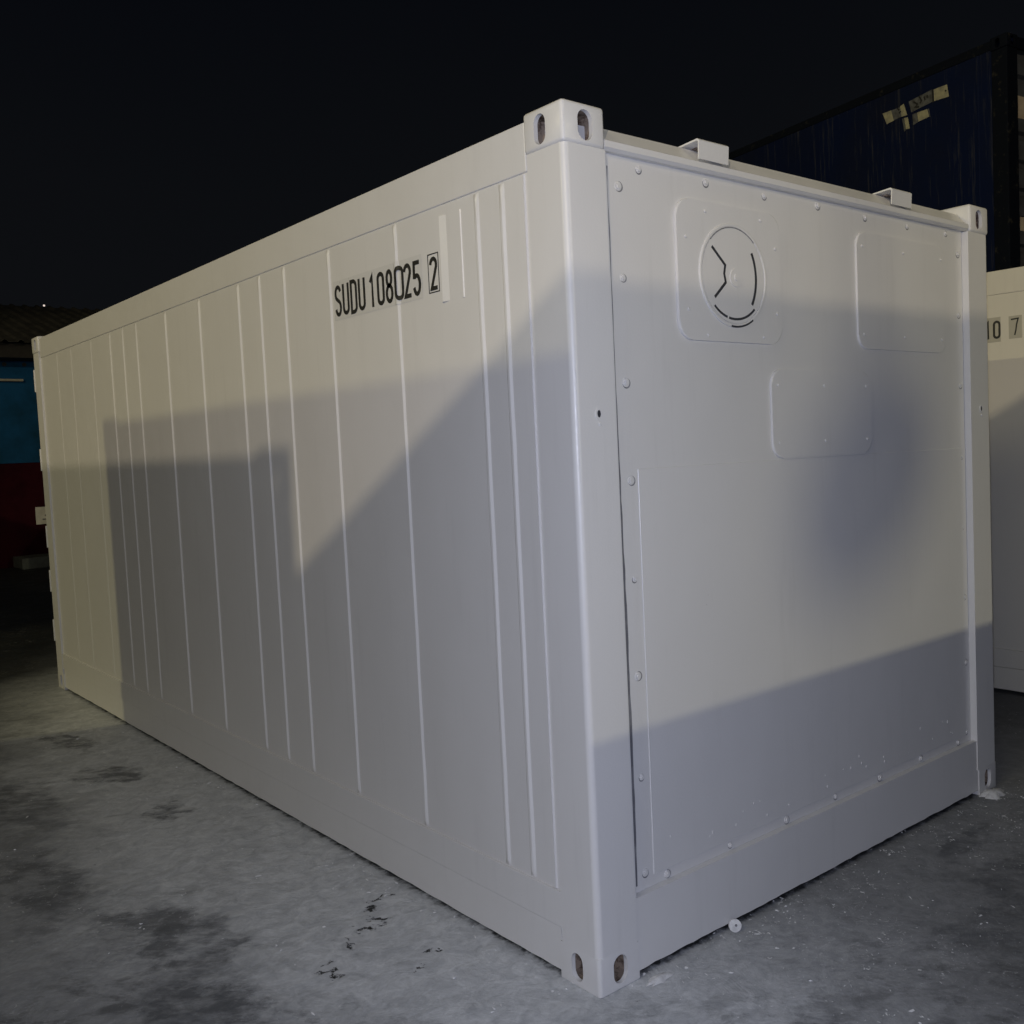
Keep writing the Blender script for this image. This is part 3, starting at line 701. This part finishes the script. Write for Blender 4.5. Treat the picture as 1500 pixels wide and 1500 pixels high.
mast(LAMP_B, (0.5, 3.2, 1.6), 'tall lit floodlight mast behind the containers beside the alley')
mast(LAMP_C, (1.2, 0, 1.4), 'short lit floodlight mast with an added shadow-casting ball hanging in front', True)

# ------------------------------------------------------------------ workshop building, far left
bld = thing('workshop_building', 'dark workshop with blue and red painted wall under a corrugated roof', 'building', (2.0, 17.0, 0))
YW = 0.0
link('wall', B(-9, 6, YW, YW + 0.25, 1.77, 3.62), WALLBLUE, bld)
link('dado', B(-9, 6, YW - 0.012, YW + 0.25, 0.0, 1.765), WALLRED, bld)
link('eave_beam', B(-9.2, 6.2, YW - 0.55, YW + 0.25, 3.50, 3.74), BEAM, bld)
bm = bmesh.new(); pts = []
x = -9.4
while x < 6.4:
    pts += [(x, 0), (x + .09, 0), (x + .12, .035), (x + .16, .035), (x + .19, 0)]; x += 0.235
y0, z0, y1, z1 = -0.75, 3.74, 4.2, 5.05
a = [bm.verts.new((p, y0, z0 + q)) for p, q in pts]; b_ = [bm.verts.new((p, y1, z1 + q)) for p, q in pts]
for i in range(len(pts) - 1): bm.faces.new((a[i], a[i + 1], b_[i + 1], b_[i]))
r = bmesh.ops.extrude_face_region(bm, geom=bm.faces[:])
for v in r['geom']:
    if isinstance(v, bmesh.types.BMVert): v.co.z -= 0.006
link('roof', bm, ROOFM, bld)
bm = bmesh.new(); prism(bm, circ(YW - 0.06, 3.17, 0.022, n=12), 'x', -6.0, 0.27); link('wall_pipe', bm, PIPEM, bld, smooth=40)
for x in (0.02, 0.32, -0.28):
    bm = bmesh.new(); prism(bm, circ(x, 3.44, 0.035, n=14), 'y', YW - 0.006, YW - 0.001); link('wall_vent', bm, DARKGAP, bld)
link('wall', B(-9, -8.75, YW + .25, YW + 8, 0, 3.7), WALLBLUE, bld); link('wall', B(5.75, 6, YW + .25, YW + 8, 0, 3.7), WALLBLUE, bld)
link('wall', B(-9, 6, YW + 8, YW + 8.25, 0, 3.7), WALLBLUE, bld)
bm = bmesh.new(); y2 = 9.2
b2 = [bm.verts.new((p, y1, z1 + q)) for p, q in pts]; a2 = [bm.verts.new((p, y2, z0 + q)) for p, q in pts]
for i in range(len(pts) - 1): bm.faces.new((b2[i], b2[i + 1], a2[i + 1], a2[i]))
link('roof', bm, ROOFM, bld)
st = tag(link('concrete_step', B(-0.09, 1.6, -0.7, -0.02, 0, 0.19, bev=0.02), CONC, None, loc=(2.0, 17.0, 0)), 'low grey concrete step at the foot of the dark red wall', 'step')
# notice on the wall: dark round mark above two lines, unreadable in the photograph
sg = thing('notice_sign', 'small off-white notice with a dark mark on the dark red wall', 'sign', (2.56, 16.98, 0.70))
link('board', B(-0.25, 0.25, -0.012, 0.006, 0.0, 0.30, bev=0.004), SIGNM, sg)
bm = bmesh.new(); stroke(bm, circ(0.0, 0.215, 0.052, n=20), 0.035, 'y', -0.0145, -0.0125, True); box(bm, -0.11, 0.11, -0.0145, -0.0125, 0.135, 0.165)
link('mark', bm, BLACK, sg)
bm = bmesh.new(); box(bm, -0.15, 0.15, -0.0145, -0.0125, 0.075, 0.095); link('text_line', bm, STICKGREY, sg)

# far lamp seen as a point over the roof
fl_ = thing('street_lamp', 'tiny lit street lamp far away above the corrugated roof', 'lamp', (9.34, 45.3, 0))
bm = bmesh.new(); prism(bm, circ(0, 0, 0.08, n=10), 'z', 0, 8.55); link('pole', bm, BEAM, fl_)
bm = bmesh.new(); bmesh.ops.create_uvsphere(bm, u_segments=12, v_segments=8, radius=0.040)
for v in bm.verts: v.co += Vector((0, -0.3, 8.62))
link('lamp_glass', bm, FARLAMP, fl_)

# ------------------------------------------------------------------ small things on the ground
bm = bmesh.new(); prism(bm, circ(0, 0.021, 0.021, n=22), 'y', -0.010, 0.0)
bmesh.ops.bevel(bm, geom=[e for e in bm.edges if e.calc_length() < .01 and False], offset=.001, affect='EDGES', profile=0.5) if False else None
prism(bm, circ(0.003, 0.023, 0.007, n=12), 'y', -0.0125, -0.010)
cap = link('plug_cap', bm, FLAKE, None, smooth=40, loc=(0.585, -0.018, 0.0)); cap.rotation_euler = (math.radians(-14), 0, math.radians(-35))
link('plug_hole', (lambda q: (prism(q, circ(0.0025, 0.0225, 0.0045, n=12), 'y', -0.0132, -0.0124), q)[1])(bmesh.new()), RECESS_SHADE, cap)
tag(cap, 'small round white plug leaning on the sill of the freshly painted container', 'plug')
def blob(name, c, rx, ry, h, label, n=22):
    bm = bmesh.new(); top = bm.verts.new((0, 0, h))
    r1 = []; r2 = []
    for i in range(n):
        t = 6.2832 * i / n; k = 1 + random.uniform(-.28, .28)
        r1.append(bm.verts.new((rx * k * math.cos(t), ry * k * math.sin(t), 0.001))); r2.append(bm.verts.new((rx * .6 * k * math.cos(t), ry * .6 * k * math.sin(t), h * random.uniform(.6, .95))))
    for i in range(n):
        j = (i + 1) % n; bm.faces.new((r1[i], r1[j], r2[j], r2[i])); bm.faces.new((r2[i], r2[j], top))
    bm.faces.new(r1[::-1])
    return tag(link(name, bm, FLAKE, None, smooth=60, loc=c), label, 'paint blob')
blob('paint_blob', (2.33, -0.035, 0), 0.07, 0.045, 0.022, 'lump of dried white paint at the foot of the far right corner post')
blob('paint_blob', (0.205, -0.045, 0), 0.05, 0.022, 0.012, 'lump of dried white paint beside the near bottom corner fitting')
# crumbs and curls of dried overspray
bm = bmesh.new()
def flake(x, y, s):
    n = random.randint(4, 7); l = random.uniform(.8, 2.4); t = random.uniform(0, 6.28); c, sn = math.cos(t), math.sin(t); hh = s * random.uniform(.1, .7)
    v = []
    for i in range(n):
        a = 6.2832 * (i + random.uniform(-.3, .3)) / n; r = s * random.uniform(.35, 1.0); p, q = r * l * math.cos(a), r * .6 * math.sin(a)
        v.append(bm.verts.new((x + c * p - sn * q, y + sn * p + c * q, 0.0015 + hh * (0.5 + 0.5 * math.sin(a + t)))))
    m = bm.verts.new((x, y, 0.0015 + hh * random.uniform(.3, 1.2)))
    for i in range(n): bm.faces.new((v[i], v[(i + 1) % n], m))
for i in range(620):
    u = random.random()
    if u < .50: x, y = random.uniform(.15, 3.2), -abs(random.gauss(0.0, .5)) - .03
    elif u < .66: x, y = random.uniform(.1, 2.4), -abs(random.gauss(0, .06))
    elif u < .85: x, y = -abs(random.gauss(0, .5)) - .02, random.uniform(-.2, 4.5)
    else: x, y = -abs(random.gauss(0, .06)), random.uniform(.1, 5.9)
    for k in range(random.choice((1, 1, 1, 2, 3, 6))):
        flake(x + random.gauss(0, .018), y + random.gauss(0, .018), random.choice((.002, .0025, .0025, .003, .004, .005, .007)))
fo = link('overspray_flakes', bm, FLAKE); fo['kind'] = 'stuff'; fo['label'] = 'crumbs of dried white overspray scattered round the container foot'; fo['category'] = 'paint flakes'
